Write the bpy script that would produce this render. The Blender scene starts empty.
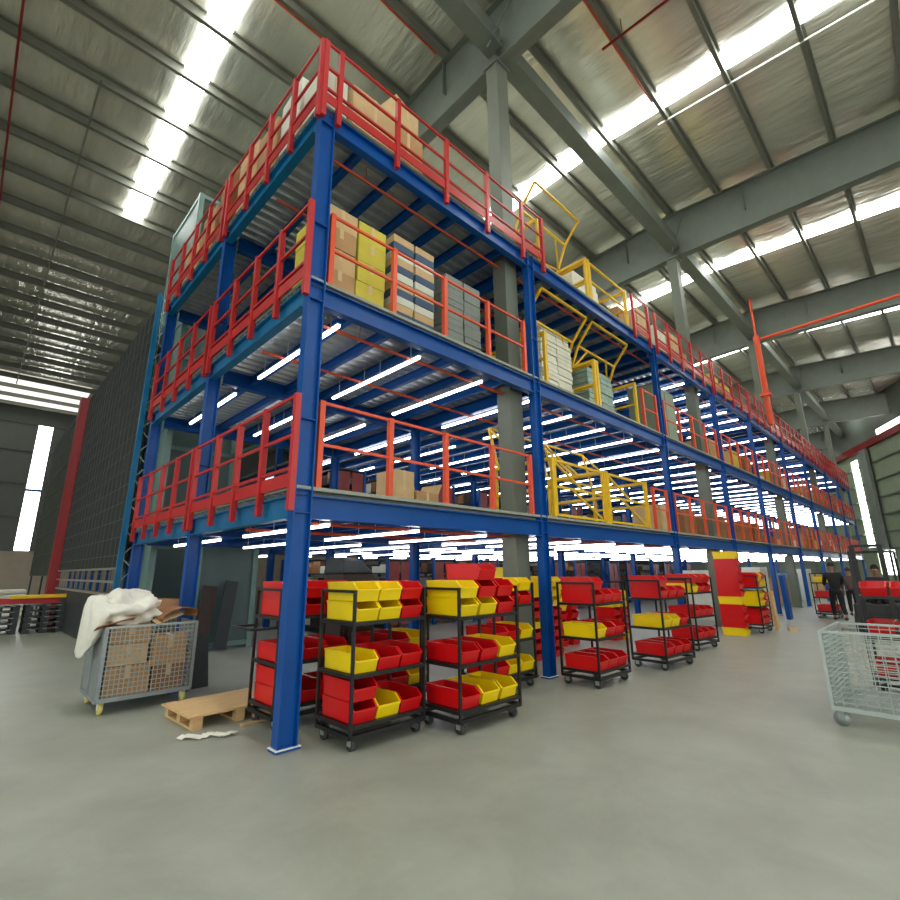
import bpy, math, random
from mathutils import Vector, Matrix, noise
random.seed(7)
S = bpy.context.scene
COL = S.collection
PI = math.pi
# ------------------------------------------------------------------ camera
F_PX, YAW, PITCH, ROLL = 483.8, 0.7771, 0.2451, -0.0085
fw = Vector((math.sin(YAW)*math.cos(PITCH), math.cos(YAW)*math.cos(PITCH), math.sin(PITCH)))
rt = Vector((math.cos(YAW), -math.sin(YAW), 0)); up = rt.cross(fw)
R_ = rt*math.cos(ROLL) + up*math.sin(ROLL); U_ = up*math.cos(ROLL) - rt*math.sin(ROLL)
cam = bpy.data.cameras.new('camera'); cam_o = bpy.data.objects.new('camera', cam); COL.objects.link(cam_o)
cam.sensor_width = 36; cam.lens = 36*F_PX/900; cam.clip_end = 300; cam.clip_start = 0.05
M = Matrix((R_, U_, -fw)).transposed().to_4x4(); M.translation = Vector((-2.383, -4.769, 1.65))
cam_o.matrix_world = M
S.camera = cam_o
# ------------------------------------------------------------------ light
W = bpy.data.worlds.new('world'); S.world = W; W.use_nodes = True
bg = W.node_tree.nodes['Background']; bg.inputs[0].default_value = (0.93, 1.0, 0.95, 1); bg.inputs[1].default_value = 1.0
S.view_settings.view_transform = 'Standard'; S.view_settings.look = 'None'
S.view_settings.gamma = 1.0; S.view_settings.use_curve_mapping = False
S.view_settings.exposure = 0.65
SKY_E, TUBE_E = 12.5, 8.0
# ------------------------------------------------------------------ materials
def srgb(r, g, b):
    f = lambda c: (c/255/12.92) if c/255 <= .04045 else ((c/255+.055)/1.055)**2.4
    return (f(r), f(g), f(b), 1)
def mat(name, rgb, rough=.5, metal=0., var=.12, scale=6., bump=0., bscale=None, spec=.5, stretch=None):
    m = bpy.data.materials.new(name); m.use_nodes = True
    nt = m.node_tree; b = nt.nodes['Principled BSDF']
    c = srgb(*rgb); b.inputs['Roughness'].default_value = rough; b.inputs['Metallic'].default_value = metal
    b.inputs['Specular IOR Level'].default_value = spec
    tc = nt.nodes.new('ShaderNodeTexCoord'); mp = nt.nodes.new('ShaderNodeMapping')
    if stretch: mp.inputs['Scale'].default_value = stretch
    nt.links.new(tc.outputs['Object'], mp.inputs[0])
    n = nt.nodes.new('ShaderNodeTexNoise'); n.inputs['Scale'].default_value = scale; n.inputs['Detail'].default_value = 4
    nt.links.new(mp.outputs[0], n.inputs['Vector'])
    rp = nt.nodes.new('ShaderNodeValToRGB')
    rp.color_ramp.elements[0].position = .3; rp.color_ramp.elements[1].position = .7
    rp.color_ramp.elements[0].color = tuple(v*(1-var) for v in c[:3])+(1,)
    rp.color_ramp.elements[1].color = tuple(min(1, v*(1+var)) for v in c[:3])+(1,)
    nt.links.new(n.outputs[0], rp.inputs[0]); nt.links.new(rp.outputs[0], b.inputs['Base Color'])
    if bump:
        n2 = nt.nodes.new('ShaderNodeTexNoise'); n2.inputs['Scale'].default_value = bscale or scale
        n2.inputs['Detail'].default_value = 3
        nt.links.new(mp.outputs[0], n2.inputs['Vector'])
        bp = nt.nodes.new('ShaderNodeBump'); bp.inputs['Strength'].default_value = bump; bp.inputs['Distance'].default_value = .05
        nt.links.new(n2.outputs[0], bp.inputs['Height']); nt.links.new(bp.outputs[0], b.inputs['Normal'])
    return m
def emit(name, rgb, strength):
    m = bpy.data.materials.new(name); m.use_nodes = True
    nt = m.node_tree; nt.nodes.remove(nt.nodes['Principled BSDF'])
    e = nt.nodes.new('ShaderNodeEmission'); e.inputs[0].default_value = rgb+(1,); e.inputs[1].default_value = strength
    nt.links.new(e.outputs[0], nt.nodes['Material Output'].inputs[0]); return m
def floor_mat():
    m = mat('polished_concrete', (150, 152, 140), .38, 0, .10, .5, .04, 3.)
    nt = m.node_tree; b = nt.nodes['Principled BSDF']
    tc = nt.nodes.new('ShaderNodeTexCoord')
    n = nt.nodes.new('ShaderNodeTexNoise'); n.inputs['Scale'].default_value = 1.3; n.inputs['Detail'].default_value = 8
    n.inputs['Roughness'].default_value = .65; n.inputs['Distortion'].default_value = .3
    nt.links.new(tc.outputs['Object'], n.inputs['Vector'])
    rp = nt.nodes.new('ShaderNodeValToRGB'); rp.color_ramp.elements[0].position = .32; rp.color_ramp.elements[1].position = .68
    rp.color_ramp.elements[0].color = srgb(138, 139, 127); rp.color_ramp.elements[1].color = srgb(160, 161, 148)
    nt.links.new(n.outputs[0], rp.inputs[0]); nt.links.new(rp.outputs[0], b.inputs['Base Color'])
    mr = nt.nodes.new('ShaderNodeMapRange'); mr.inputs[3].default_value = .3; mr.inputs[4].default_value = .55
    nt.links.new(n.outputs[0], mr.inputs[0]); nt.links.new(mr.outputs[0], b.inputs['Roughness'])
    return m
MT = dict(
 floor=floor_mat(),
 foil=mat('foil_insulation', (236, 233, 220), .27, .62, .10, .8, 1.0, 1.5, stretch=(2.6, .55, 1)),
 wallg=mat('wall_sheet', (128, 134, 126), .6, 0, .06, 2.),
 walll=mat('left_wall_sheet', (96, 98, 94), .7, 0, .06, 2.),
 wallb=mat('beige_dado', (168, 155, 138), .7, 0, .05, 2.),
 rwall=mat('right_wall_sheet', (150, 162, 138), .6, 0, .06, 2.),
 steel=mat('gray_painted_steel', (112, 118, 110), .5, .1, .06, 3.),
 steelc=mat('gray_column_paint', (108, 112, 100), .5, .1, .05, 3.),
 purlin=mat('purlin_steel', (118, 118, 108), .5, .1, .08, 3.),
 blue=mat('blue_paint', (2, 74, 150), .36, 0, .10, 2., spec=.35),
 teal=mat('teal_blue_paint', (8, 104, 152), .32, 0, .10, 2.),
 red=mat('red_paint', (188, 40, 42), .38, 0, .06, 4.),
 dred=mat('dark_red_paint', (140, 28, 30), .45, 0, .08, 3.),
 orange=mat('orange_red_paint', (224, 80, 44), .38, 0, .06, 4.),
 conduit=mat('conduit_orange', (190, 70, 36), .45, 0, .08, 4.),
 yellow=mat('yellow_paint', (232, 184, 24), .4, 0, .06, 4.),
 deck=mat('galvanised_deck', (196, 202, 206), .36, .6, .08, 5.),
 deckedge=mat('deck_edge', (150, 152, 140), .6, 0, .05, 4.),
 black=mat('black_paint', (24, 24, 25), .42, 0, .1, 4.),
 rubber=mat('gray_rubber', (58, 60, 60), .6, 0, .08, 8.),
 chrome=mat('zinc_plate', (200, 202, 200), .3, .9, .05, 8.),
 binr=mat('red_plastic', (214, 12, 18), .33, 0, .04, 3.),
 biny=mat('yellow_plastic', (248, 212, 8), .33, 0, .04, 3.),
 galv=mat('galvanised_wire', (176, 184, 180), .4, .55, .06, 10.),
 galvs=mat('galvanised_sheet', (150, 156, 158), .45, .55, .10, 5.),
 card=mat('cardboard', (188, 146, 100), .8, 0, .08, 5., .05, 30.),
 cardl=mat('cardboard_light', (206, 172, 126), .8, 0, .08, 5.),
 cardd=mat('cardboard_brown', (150, 104, 66), .8, 0, .08, 5.),
 tape=mat('brown_tape', (214, 184, 140), .35, 0, .05, 5.),
 cyel=mat('yellow_carton', (206, 190, 66), .7, 0, .08, 5.),
 cwhite=mat('white_carton', (216, 216, 200), .6, 0, .06, 5.),
 cblue=mat('blue_gray_carton', (60, 84, 116), .6, 0, .10, 5.),
 cgray=mat('gray_carton', (128, 134, 128), .6, 0, .10, 9.),
 wrapw=mat('white_wrapped_goods', (226, 222, 204), .45, 0, .08, 9., .2, 14.),
 wrapg=mat('pale_green_wrap', (150, 172, 160), .25, 0, .14, 9., .35, 12.),
 wood=mat('pallet_wood', (206, 168, 118), .7, 0, .10, 4., .05, 30., stretch=(1, 8, 8)),
 bag=mat('white_plastic_bag', (226, 222, 210), .45, 0, .06, 3., .25, 9.),
 ggreen=mat('gray_green_paint', (112, 138, 132), .45, 0, .06, 3.),
 gpanel=mat('gray_green_panel', (84, 104, 102), .5, 0, .08, 2.),
 dark=mat('dark_sheet', (44, 50, 52), .55, 0, .12, 2.),
 net=mat('black_net', (34, 37, 36), .7, 0, .25, 1.2),
 netg=mat('dark_green_net', (52, 60, 50), .7, 0, .35, 1.5),
 netline=mat('net_seam_gray', (92, 96, 92), .6, 0, .1, 3.),
 shelf=mat('dark_shelf_steel', (40, 44, 58), .5, .2, .1, 3.),
 rpanel=mat('red_brown_panel', (150, 52, 46), .45, 0, .10, 2.),
 crate=mat('dark_crate', (58, 44, 40), .7, 0, .10, 5.),
 pblack=mat('black_pallet_plastic', (46, 48, 50), .5, 0, .1, 6.),
 skin=mat('skin', (150, 104, 80), .6, 0, .03, 6.),
 cloth=mat('black_cloth', (22, 23, 27), .85, 0, .1, 12.),
 clothb=mat('brown_cloth', (92, 74, 68), .85, 0, .1, 12.),
 clothn=mat('navy_cloth', (34, 40, 58), .85, 0, .1, 12.),
 hair=mat('black_hair', (14, 13, 13), .6, 0, .1, 30.),
 white=mat('white_paint', (232, 232, 226), .5, 0, .04, 6.),
 caster=mat('yellow_wheel', (226, 214, 120), .5, 0, .05, 6.),
 iblue=mat('blue_goods', (110, 160, 200), .5, 0, .15, 6.),
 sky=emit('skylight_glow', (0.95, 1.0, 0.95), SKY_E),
 winw=emit('window_glow', (0.97, 1.0, 0.96), 5.0),
 foil_light=emit('foil_light_glow', (1.0, 0.97, 0.88), .8),
 tube=emit('tube_glow', (0.96, 0.97, 1.0), TUBE_E),
)
# ------------------------------------------------------------------ mesh builder
class MB:
    def __init__(s): s.v = []; s.f = []; s.m = []; s.k = 0
    def mi(s, k): s.k = k; return s
    def face(s, idx): s.f.append(idx); s.m.append(s.k)
    def hexa(s, P):
        n = len(s.v); s.v += [tuple(p) for p in P]
        for q in ((0,3,2,1),(4,5,6,7),(0,1,5,4),(1,2,6,5),(2,3,7,6),(3,0,4,7)): s.face([n+i for i in q])
        return s
    def box(s, a, b):
        x0,y0,z0 = a; x1,y1,z1 = b
        return s.hexa([(x0,y0,z0),(x1,y0,z0),(x1,y1,z0),(x0,y1,z0),(x0,y0,z1),(x1,y0,z1),(x1,y1,z1),(x0,y1,z1)])
    def obox(s, c, size, rot):
        c = Vector(c); h = [d/2 for d in size]
        return s.hexa([c+rot@Vector((i*h[0],j*h[1],k*h[2])) for k in(-1,1) for i,j in((-1,-1),(1,-1),(1,1),(-1,1))])
    def bar(s, p, q, w, h=None):
        p = Vector(p); q = Vector(q); h = w if h is None else h
        d = (q-p).normalized(); u = Vector((0,0,1)) if abs(d.z) < .98 else Vector((0,1,0))
        a = d.cross(u).normalized()*(w/2); b = a.cross(d).normalized()*(h/2)
        return s.hexa([p-a-b, p+a-b, q+a-b, q-a-b, p-a+b, p+a+b, q+a+b, q-a+b])
    def tube(s, p, q, r, n=8, r2=None):
        p = Vector(p); q = Vector(q); r2 = r if r2 is None else r2
        d = (q-p).normalized(); u = Vector((0,0,1)) if abs(d.z) < .98 else Vector((0,1,0))
        a = d.cross(u).normalized(); b = a.cross(d).normalized(); k = len(s.v)
        for c, rr in ((p, r), (q, r2)):
            for i in range(n):
                t = 2*PI*i/n; s.v.append(tuple(c + a*rr*math.cos(t) + b*rr*math.sin(t)))
        for i in range(n): s.face([k+i, k+(i+1)%n, k+n+(i+1)%n, k+n+i])
        s.face([k+i for i in range(n)][::-1]); s.face([k+n+i for i in range(n)])
        return s
    def prism(s, poly, axis, a0, a1):
        k = len(s.v); n = len(poly)
        for a in (a0, a1):
            for (p, q) in poly:
                s.v.append((a,p,q) if axis == 'x' else (p,a,q) if axis == 'y' else (p,q,a))
        for i in range(n): s.face([k+i, k+(i+1)%n, k+n+(i+1)%n, k+n+i])
        s.face([k+i for i in range(n)][::-1]); s.face([k+n+i for i in range(n)])
        return s
    def ibeam(s, p, q, h, w, t=.014):
        p = Vector(p); q = Vector(q); z = Vector((0,0,h/2-t/2))
        s.bar(p, q, t, h-2*t); s.bar(p+z, q+z, w, t); s.bar(p-z, q-z, w, t); return s
    def mesh(s, name, mats):
        me = bpy.data.meshes.new(name); me.from_pydata(s.v, [], s.f)
        for m in (mats if isinstance(mats, (list, tuple)) else [mats]): me.materials.append(m)
        me.polygons.foreach_set('material_index', s.m); me.update()
        return me
    def build(s, name, mats, parent=None):
        return link(name, s.mesh(name, mats), parent)
def link(name, me, parent=None):
    o = bpy.data.objects.new(name, me); COL.objects.link(o)
    if parent: o.parent = parent
    return o
def tag(o, label=None, cat=None, group=None, kind=None):
    if label: o['label'] = label
    if cat: o['category'] = cat
    if group: o['group'] = group
    if kind: o['kind'] = kind
    return o
def thing(name, label, cat, loc=(0,0,0), rz=0., group=None):
    o = bpy.data.objects.new(name, None); o.empty_display_size = .1; COL.objects.link(o)
    o.location = loc; o.rotation_euler = (0, 0, rz)
    return tag(o, label, cat, group)
def struct(o): o['kind'] = 'structure'; return o
def smooth(o):
    for p in o.data.polygons: p.use_smooth = True
    return o
def bevel(o, w=.006, seg=2):
    b = o.modifiers.new('bevel', 'BEVEL'); b.width = w; b.segments = seg; b.limit_method = 'ANGLE'; return o
def copy_tree(o, parent=None):
    c = o.copy(); COL.objects.link(c); c.parent = parent
    for ch in list(o.children): copy_tree(ch, c)
    return c
ORD = ['first','second','third','fourth','fifth','sixth','seventh','eighth','ninth','tenth','eleventh','twelfth',
 'thirteenth','fourteenth','fifteenth','sixteenth','seventeenth','eighteenth','nineteenth','twentieth']
for t in ('twenty','thirty','forty'):
    if t != 'twenty': ORD.append({'thirty':'thirtieth','forty':'fortieth'}[t])
    ORD += [t+'-'+w for w in ORD[:9]]
LV = ['first', 'second', 'top']

# ================================================================== STRUCTURE
struct(MB().box((-32,-28,-.2),(72,37,0)).build('floor', MT['floor']))
RIDGE_Y, RIDGE_Z, SL = .3, 14.45, .06
def roof_z(y): return RIDGE_Z - SL*abs(y-RIDGE_Y)
PUR = 1.58
def build_ceiling():
    b = MB(); x0, x1, nx = -32., 62., 118
    ys = []; i0, i1 = -16, 23
    for i in range(i0, i1):
        for j in range(6): ys.append((RIDGE_Y+(i+j/6)*PUR, j/6))
    ys.append((RIDGE_Y+i1*PUR, 0))
    for (y, fr) in ys:
        for k in range(nx+1):
            x = x0+(x1-x0)*k/nx
            sag = .035*math.sin(PI*fr)*(1.0+.6*noise.noise((x*.9, y*.2, 3)))
            b.v.append((x, y, roof_z(y)-sag))
    for r in range(len(ys)-1):
        for k in range(nx):
            a = r*(nx+1)+k; b.face([a, a+nx+1, a+nx+2, a+1])
    return struct(smooth(b.build('ceiling', MT['foil'])))
build_ceiling()
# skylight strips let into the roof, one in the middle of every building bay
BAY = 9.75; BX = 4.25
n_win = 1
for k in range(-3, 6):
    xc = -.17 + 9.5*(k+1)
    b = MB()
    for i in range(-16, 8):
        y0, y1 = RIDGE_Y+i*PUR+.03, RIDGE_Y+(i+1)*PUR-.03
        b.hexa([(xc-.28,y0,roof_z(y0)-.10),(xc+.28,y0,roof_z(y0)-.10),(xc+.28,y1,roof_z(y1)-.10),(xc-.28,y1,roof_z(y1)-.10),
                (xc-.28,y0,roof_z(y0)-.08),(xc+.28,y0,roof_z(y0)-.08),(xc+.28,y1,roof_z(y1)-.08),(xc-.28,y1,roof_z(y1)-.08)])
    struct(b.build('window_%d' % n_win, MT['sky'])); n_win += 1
# added glowing strips for window light on the roof foil by the left wall
b = MB()
for i in (19, 20, 21):
    y0, y1 = RIDGE_Y+i*PUR+.1, RIDGE_Y+(i+1)*PUR-.1
    b.hexa([(-14,y0,roof_z(y0)-.12),(1.5,y0,roof_z(y0)-.12),(1.5,y1,roof_z(y1)-.12),(-14,y1,roof_z(y1)-.12),
            (-14,y0,roof_z(y0)-.1),(1.5,y0,roof_z(y0)-.1),(1.5,y1,roof_z(y1)-.1),(-14,y1,roof_z(y1)-.1)])
struct(b.build('window_%d' % n_win, MT['foil_light'])); n_win += 1  # not an opening: emissive strips imitating light on the foil
# far left wall with its strip window
YW = 36.
b = MB()
for (x0, x1) in ((-32,-.3),(.45,62)): b.box((x0,YW,3.1),(x1,YW+.2,14))
b.box((-.3,YW,11.2),(.45,YW+.2,14))
b.mi(1).box((-32,YW-.03,0),(62,YW+.2,3.1))
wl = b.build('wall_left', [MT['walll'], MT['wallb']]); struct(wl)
b = MB()
for z in (3.1, 5.2, 7.3, 9.4, 11.2): b.bar((-32,YW-.06,z),(-.3,YW-.06,z),.08,.05); b.bar((.45,YW-.06,z),(10,YW-.06,z),.08,.05)
struct(b.build('trim_1', MT['walll']))
struct(MB().box((-.3,YW+.05,3.1),(.45,YW+.09,11.2)).build('window_%d' % n_win, MT['winw'])); n_win += 1
struct(MB().bar((-.3,YW,6.9),(.45,YW,6.9),.06,.16).build('trim_2', MT['blue']))
# skewed right wall
P0 = Vector((50, 0, 0)); DD = Vector((.898, .44, 0)); NN = Vector((.44, -.898, 0))
def wq(t, z, o=0.): return P0 + DD*t + NN*o + Vector((0,0,z))
def wbox(b, t0, t1, z0, z1, o0, o1):
    return b.hexa([wq(t0,z0,o0),wq(t1,z0,o0),wq(t1,z0,o1),wq(t0,z0,o1),wq(t0,z1,o0),wq(t1,z1,o0),wq(t1,z1,o1),wq(t0,z1,o1)])
b = MB()
wbox(b,-40,-3.9,0,10.9,0,.2); wbox(b,.15,13,0,10.9,0,.2); wbox(b,-3.9,-1.15,2.9,10.9,0,.2); wbox(b,-3.9,.15,0,1.1,0,.2)
wbox(b,-1.15,.15,1.1,3.2,0,.2); wbox(b,-1.15,.15,10.3,10.9,0,.2)
b.mi(1); wbox(b,-40,13,11.8,14.2,0.,.2); wbox(b,-5,13,11.2,11.8,0.,.2)
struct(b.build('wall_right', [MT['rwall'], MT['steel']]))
struct(wbox(MB(),-40,-5,11.25,11.8,.06,.1).build('window_%d' % n_win, MT['winw'])); n_win += 1
struct(wbox(MB(),-1.15,.15,3.2,10.3,.06,.1).build('window_%d' % n_win, MT['winw'])); n_win += 1
struct(wbox(MB(),-3.9,-1.15,1.1,2.9,.06,.1).build('window_%d' % n_win, MT['winw'])); n_win += 1
struct(wbox(MB(),-40,13,10.75,11.25,-.25,0.2).build('trim_3', MT['dred']))
b = MB()
for z in (2.95, 4.2, 5.5, 6.8, 8.1, 9.5):
    wbox(b,-40,-1.2,z,z+.1,-.12,0); wbox(b,.2,13,z,z+.1,-.12,0)
struct(b.build('trim_4', MT['steel']))
b = MB()
for t in (-3.0, -12, -21, -30): wbox(b,t-.55,t+.55,2.95,10.7,-.35,-.14)
struct(b.build('trim_5', MT['wallg']))
struct(MB().box((61.5,5,0),(61.7,36,14)).build('wall_far', MT['wallg']))

# ---- roof purlins, rafters, building columns, strut beams
for i in range(-16, 24):
    y = RIDGE_Y+i*PUR; z = roof_z(y)-.05
    b = MB(); b.box((-32,y-.012,z-.24),(60,y+.012,z)); b.box((-32,y-.012,z-.26),(60,y+.085,z-.235)); b.box((-32,y-.075,z-.02),(60,y+.012,z))
    o = b.build('roof_purlin', MT['purlin'])
    if i == 0: lab = 'dark steel roof purlin running along the ridge'
    else: lab = 'dark steel roof purlin, %s from the ridge on the %s slope' % (ORD[abs(i)-1], 'left' if i > 0 else 'right')
    tag(o, lab, 'purlin', 'roof purlins')
for k in range(-2, 6):
    x = BX+BAY*k; b = MB()
    ya, yb = -22., 35.
    def sec(y0, y1, d0, d1):
        zt0, zt1 = roof_z(y0)-.31, roof_z(y1)-.31
        b.prism([(y0,zt0-d0),(y1,zt1-d1),(y1,zt1),(y0,zt0)], 'x', x-.01, x+.01)
        for (a0, a1, t) in ((zt0, zt1, .02), (zt0-d0+.02, zt1-d1+.02, .02)):
            b.prism([(y0,a0-t),(y1,a1-t),(y1,a1),(y0,a0)], 'x', x-.15, x+.15)
    sec(RIDGE_Y, yb, 1.74, .9); sec(ya, RIDGE_Y, .9, 1.74)
    for y in range(-18, 34, 4):
        b.box((x-.13, y-.008, roof_z(y)-1.3), (x+.13, y+.008, roof_z(y)-.33))
    o = b.build('roof_rafter', MT['steel'])
    lab = ('deep gray roof girder over the %s gray building column from the near end' % ORD[k]) if k >= 0 else \
        'deep gray roof girder over the open end of the hall, %s' % ('nearest the deck' if k == -1 else 'farther out')
    tag(o, lab, 'girder', 'roof girders')
for k in range(0, 6):
    x = BX+BAY*k
    c = thing('building_column', 'gray steel building column rising through the mezzanine, %s from the near end' % ORD[k], 'column', (x, .41, 0), 0, 'gray building columns')
    b = MB(); b.box((-.175,-.15,0),(.175,-.13,12.38)); b.box((-.175,.13,0),(.175,.15,12.38)); b.box((-.175,-.13,0),(-.16,.13,12.38)); b.box((.16,-.13,0),(.175,.13,12.38))
    b.build('shaft', MT['steelc'], c)
    MB().box((-.22,-.2,12.34),(.22,.2,12.39)).build('cap_plate', MT['steel'], c)
    MB().box((-.22,-.2,0),(.22,.2,.03)).build('base_plate', MT['steel'], c)
    b = MB(); b.bar((0,-.5,14.0),(-.5,-.16,12.4),.03,.03)
    b.build('brace', MT['steel'], c)
for k in range(-2, 5):
    x = BX+BAY*k
    o = MB().box((x+.16,.15,12.65),(x+BAY-.16,.45,13.15)).box((x+.16,.1,12.63),(x+BAY-.16,.5,12.67)).build('strut_beam', MT['steel'])
    tag(o, 'gray box strut beam under the ridge between roof girders, %s from the camera end' % ORD[k+2], 'beam', 'ridge strut beams')

# ================================================================== MEZZANINE
DK = [2.56, 5.10, 7.70]
CX = [0.107, 4.55, 10.22, 14.88, 19.1, 24.3, 29.1, 35.2, 39.8, 45.0]
EY = [.1, 3.40, 6.86]
RY = [3.40, 6.86, 10.4, 13.9]
def h_column(b, x, y, h, w=.19, d=.13, t=.016, stiff=True):
    b.box((x-w/2,y-d/2,0),(x-w/2+t,y+d/2,h)); b.box((x+w/2-t,y-d/2,0),(x+w/2,y+d/2,h)); b.box((x-w/2+t,y-.01,0),(x+w/2-t,y+.01,h))
    if stiff:
        for z in DK:
            for dz in (-.04, -.29):
                if z+dz < h: b.box((x-w/2+t,y-d/2+.01,z+dz-.006),(x+w/2-t,y+d/2-.01,z+dz+.006))
            if z+.75 < h: b.box((x-w/2+t,y-d/2+.01,z+.75),(x+w/2-t,y+d/2-.01,z+.762))
def mezz_column(x, y, label, group, h=7.66, corner=False):
    c = thing('mezzanine_column', label, 'column', (x, y, 0), 0, group)
    b = MB(); h_column(b, 0, 0, h, .21 if corner else .19); b.build('shaft', MT['blue'], c)
    MB().box((-.125,-.085,0),(.125,.085,.022)).mi(1).box((-.13,-.09,.022),(.13,-.066,.03)).box((-.13,.066,.022),(.13,.09,.03)).box((-.13,-.066,.022),(-.106,.066,.03)).box((.106,-.066,.022),(.13,.066,.03)).build('base_plate', [MT['blue'], MT['white']], c)
    if corner:
        for z in DK:
            for j in range(3):
                MB().tube((.106,-.03,z-.09-.07*j),(.119,-.03,z-.09-.07*j),.012,6).build('bolt', MT['chrome'], c)
    return c
mezz_column(CX[0], .067, 'tall blue column at the near corner of the mezzanine', 'mezzanine columns', corner=True)
for i in range(1, 10):
    mezz_column(CX[i], .067, 'blue front column of the mezzanine, %s along from the corner column' % ORD[i-1], 'mezzanine columns')
for j in (1, 2):
    mezz_column(CX[0], EY[j], 'blue column on the short left side of the mezzanine, %s' % ('midway along the railings' if j == 1 else 'at its back end'), 'mezzanine columns')
for i in range(1, 9):
    for j, y in enumerate(RY):
        if j > 1 and i > 5: continue
        mezz_column(CX[i], y, 'blue inner column, %s row behind the front and %s from the near end' % (ORD[j], ORD[i-1]), 'inner mezzanine columns')
# decks with corrugated underside
XE = 45.2
for l, z in enumerate(DK):
    b = MB()
    for (x0, x1, ya, yb) in ((0.0, 4.5, .02, 7.0), (4.5, XE, .02, 14.0)):
        n = int(round((yb-ya)/.2)); k0 = len(b.v)
        prof = []
        for i in range(n):
            y = ya+(yb-ya)*i/n; s = (yb-ya)/n
            prof += [(y, z-.10), (y+s*.36, z-.10), (y+s*.5, z-.045), (y+s*.86, z-.045)]
        prof.append((yb, z-.10))
        for x in (x0, x1): b.v += [(x, p[0], p[1]) for p in prof]
        m = len(prof)
        b.mi(0)
        for i in range(m-1): b.face([k0+i, k0+i+1, k0+m+i+1, k0+m+i])
        b.mi(1).box((x0, ya, z-.04), (x1, yb, z))
    o = b.build('mezzanine_deck', [MT['deck'], MT['deckedge']])
    tag(o, 'corrugated steel %s deck of the mezzanine' % ('lowest' if l == 0 else 'middle' if l == 1 else 'topmost'), 'deck', 'mezzanine decks')
# edge beams
for l, z in enumerate(DK):
    zc = z-.045-.125-.055
    for i in range(9):
        b = MB(); b.ibeam((CX[i]+.1,.06,zc),(CX[i+1]-.1,.06,zc),.25,.12)
        o = b.build('front_beam', MT['blue'])
        tag(o, 'blue front beam under the %s deck, %s bay from the corner column' % (LV[l], ORD[i]), 'beam', 'front edge beams')
    for j in range(2):
        o = MB().ibeam((.06,EY[j]+.11,zc),(.06,EY[j+1]-.11,zc),.25,.12).build('side_beam', MT['teal'])
        tag(o, 'blue beam on the left side under the %s deck, %s half' % (LV[l], 'nearer' if j == 0 else 'farther'), 'beam', 'side edge beams')
    for i in range(0, 9):
        ye = 6.8 if i == 0 else 13.8
        nj = int(round((CX[i+1]-CX[i])/.65))
        for q in range(1, nj):
            x = CX[i]+(CX[i+1]-CX[i])*q/nj
            o = MB().ibeam((x,.13,z-.1-.075),(x,ye,z-.1-.075),.15,.08).build('joist', MT['blue'])
            tag(o, 'blue joist under the %s deck, %s in the %s bay from the corner' % (LV[l], ORD[q-1], ORD[i]), 'joist', 'deck joists')
        o = MB().ibeam((CX[i+1],.22,zc),(CX[i+1],13.8,zc),.25,.14).build('cross_beam', MT['blue'])
        tag(o, 'blue cross beam under the %s deck behind the %s front column after the corner' % (LV[l], ORD[i]), 'beam', 'cross beams')
    for j, y in enumerate(RY[:2]):
        o = MB().ibeam((.26,y,zc),(CX[1]-.13,y,zc),.25,.14).build('inner_beam', MT['blue'])
        tag(o, 'blue inner beam under the %s deck behind the side railings, %s from the front' % (LV[l], ORD[j]), 'beam', 'inner beams')
# orange conduits under the decks
for l, z in enumerate(DK):
    for j, y in enumerate((.42, 1.7)):
        b = MB().tube((.2,y,z-.36),(24,y,z-.36),.023,6)
        for x in range(1, 24, 3): b.tube((x,y,z-.36),(x,y,z-.09),.006,5)
        o = b.build('conduit', MT['conduit'])
        tag(o, 'thin orange conduit running under the %s deck, %s from the front edge' % (LV[l], ORD[j]), 'conduit', 'orange conduits')
# ------------------------------------------------------------------ fluorescent tubes
TY = [.24, 1.46, 3.62, 4.86, 7.1, 8.34, 10.6, 11.84]
TL = 1.18
tube_me = MB().box((-.018,0,-.022),(.018,TL,.012)).mesh('tube_light', MT['tube'])
house_me = MB().box((-.028,-.01,.012),(.028,TL+.01,.03)).tube((0,.2,.03),(0,.2,.28),.006,5).tube((0,TL-.2,.03),(0,TL-.2,.28),.006,5).mesh('housing', MT['white'])
rest = MB()
rows = [.56+1.37*i for i in range(32)]
for l, z in enumerate(DK):
    zl = z-.38
    for i, x in enumerate(rows):
        if any(abs(x-c) < .1 for c in CX): x += .16
        for j, y in enumerate(TY):
            if x < 4.6 and y > 5.6: continue
            if l == 2 and x < 12.3: continue
            near = (l < 2) and ((x < 20 and j < 6) or (x >= 20 and j < 3))
            if near:
                o = link('tube_light', tube_me); o.location = (x, y, zl)
                tag(o, 'tube light under the %s deck, %s row from near end, %s from front' % (LV[l], ORD[i], ORD[j]), 'tube light', 'tube lights under the decks')
                if x < 26: link('housing', house_me, o)
            elif j < 7 and not (x > 20 and (j > 4 or i % 2)):
                rest.box((x-.022,y,zl-.03),(x+.022,y+TL,zl+.012))
tag(rest.build('distant_tube_lights', MT['tube']), 'rows of glowing white tube lights deep inside the far bays', 'tube lights', None, 'stuff')

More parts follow.
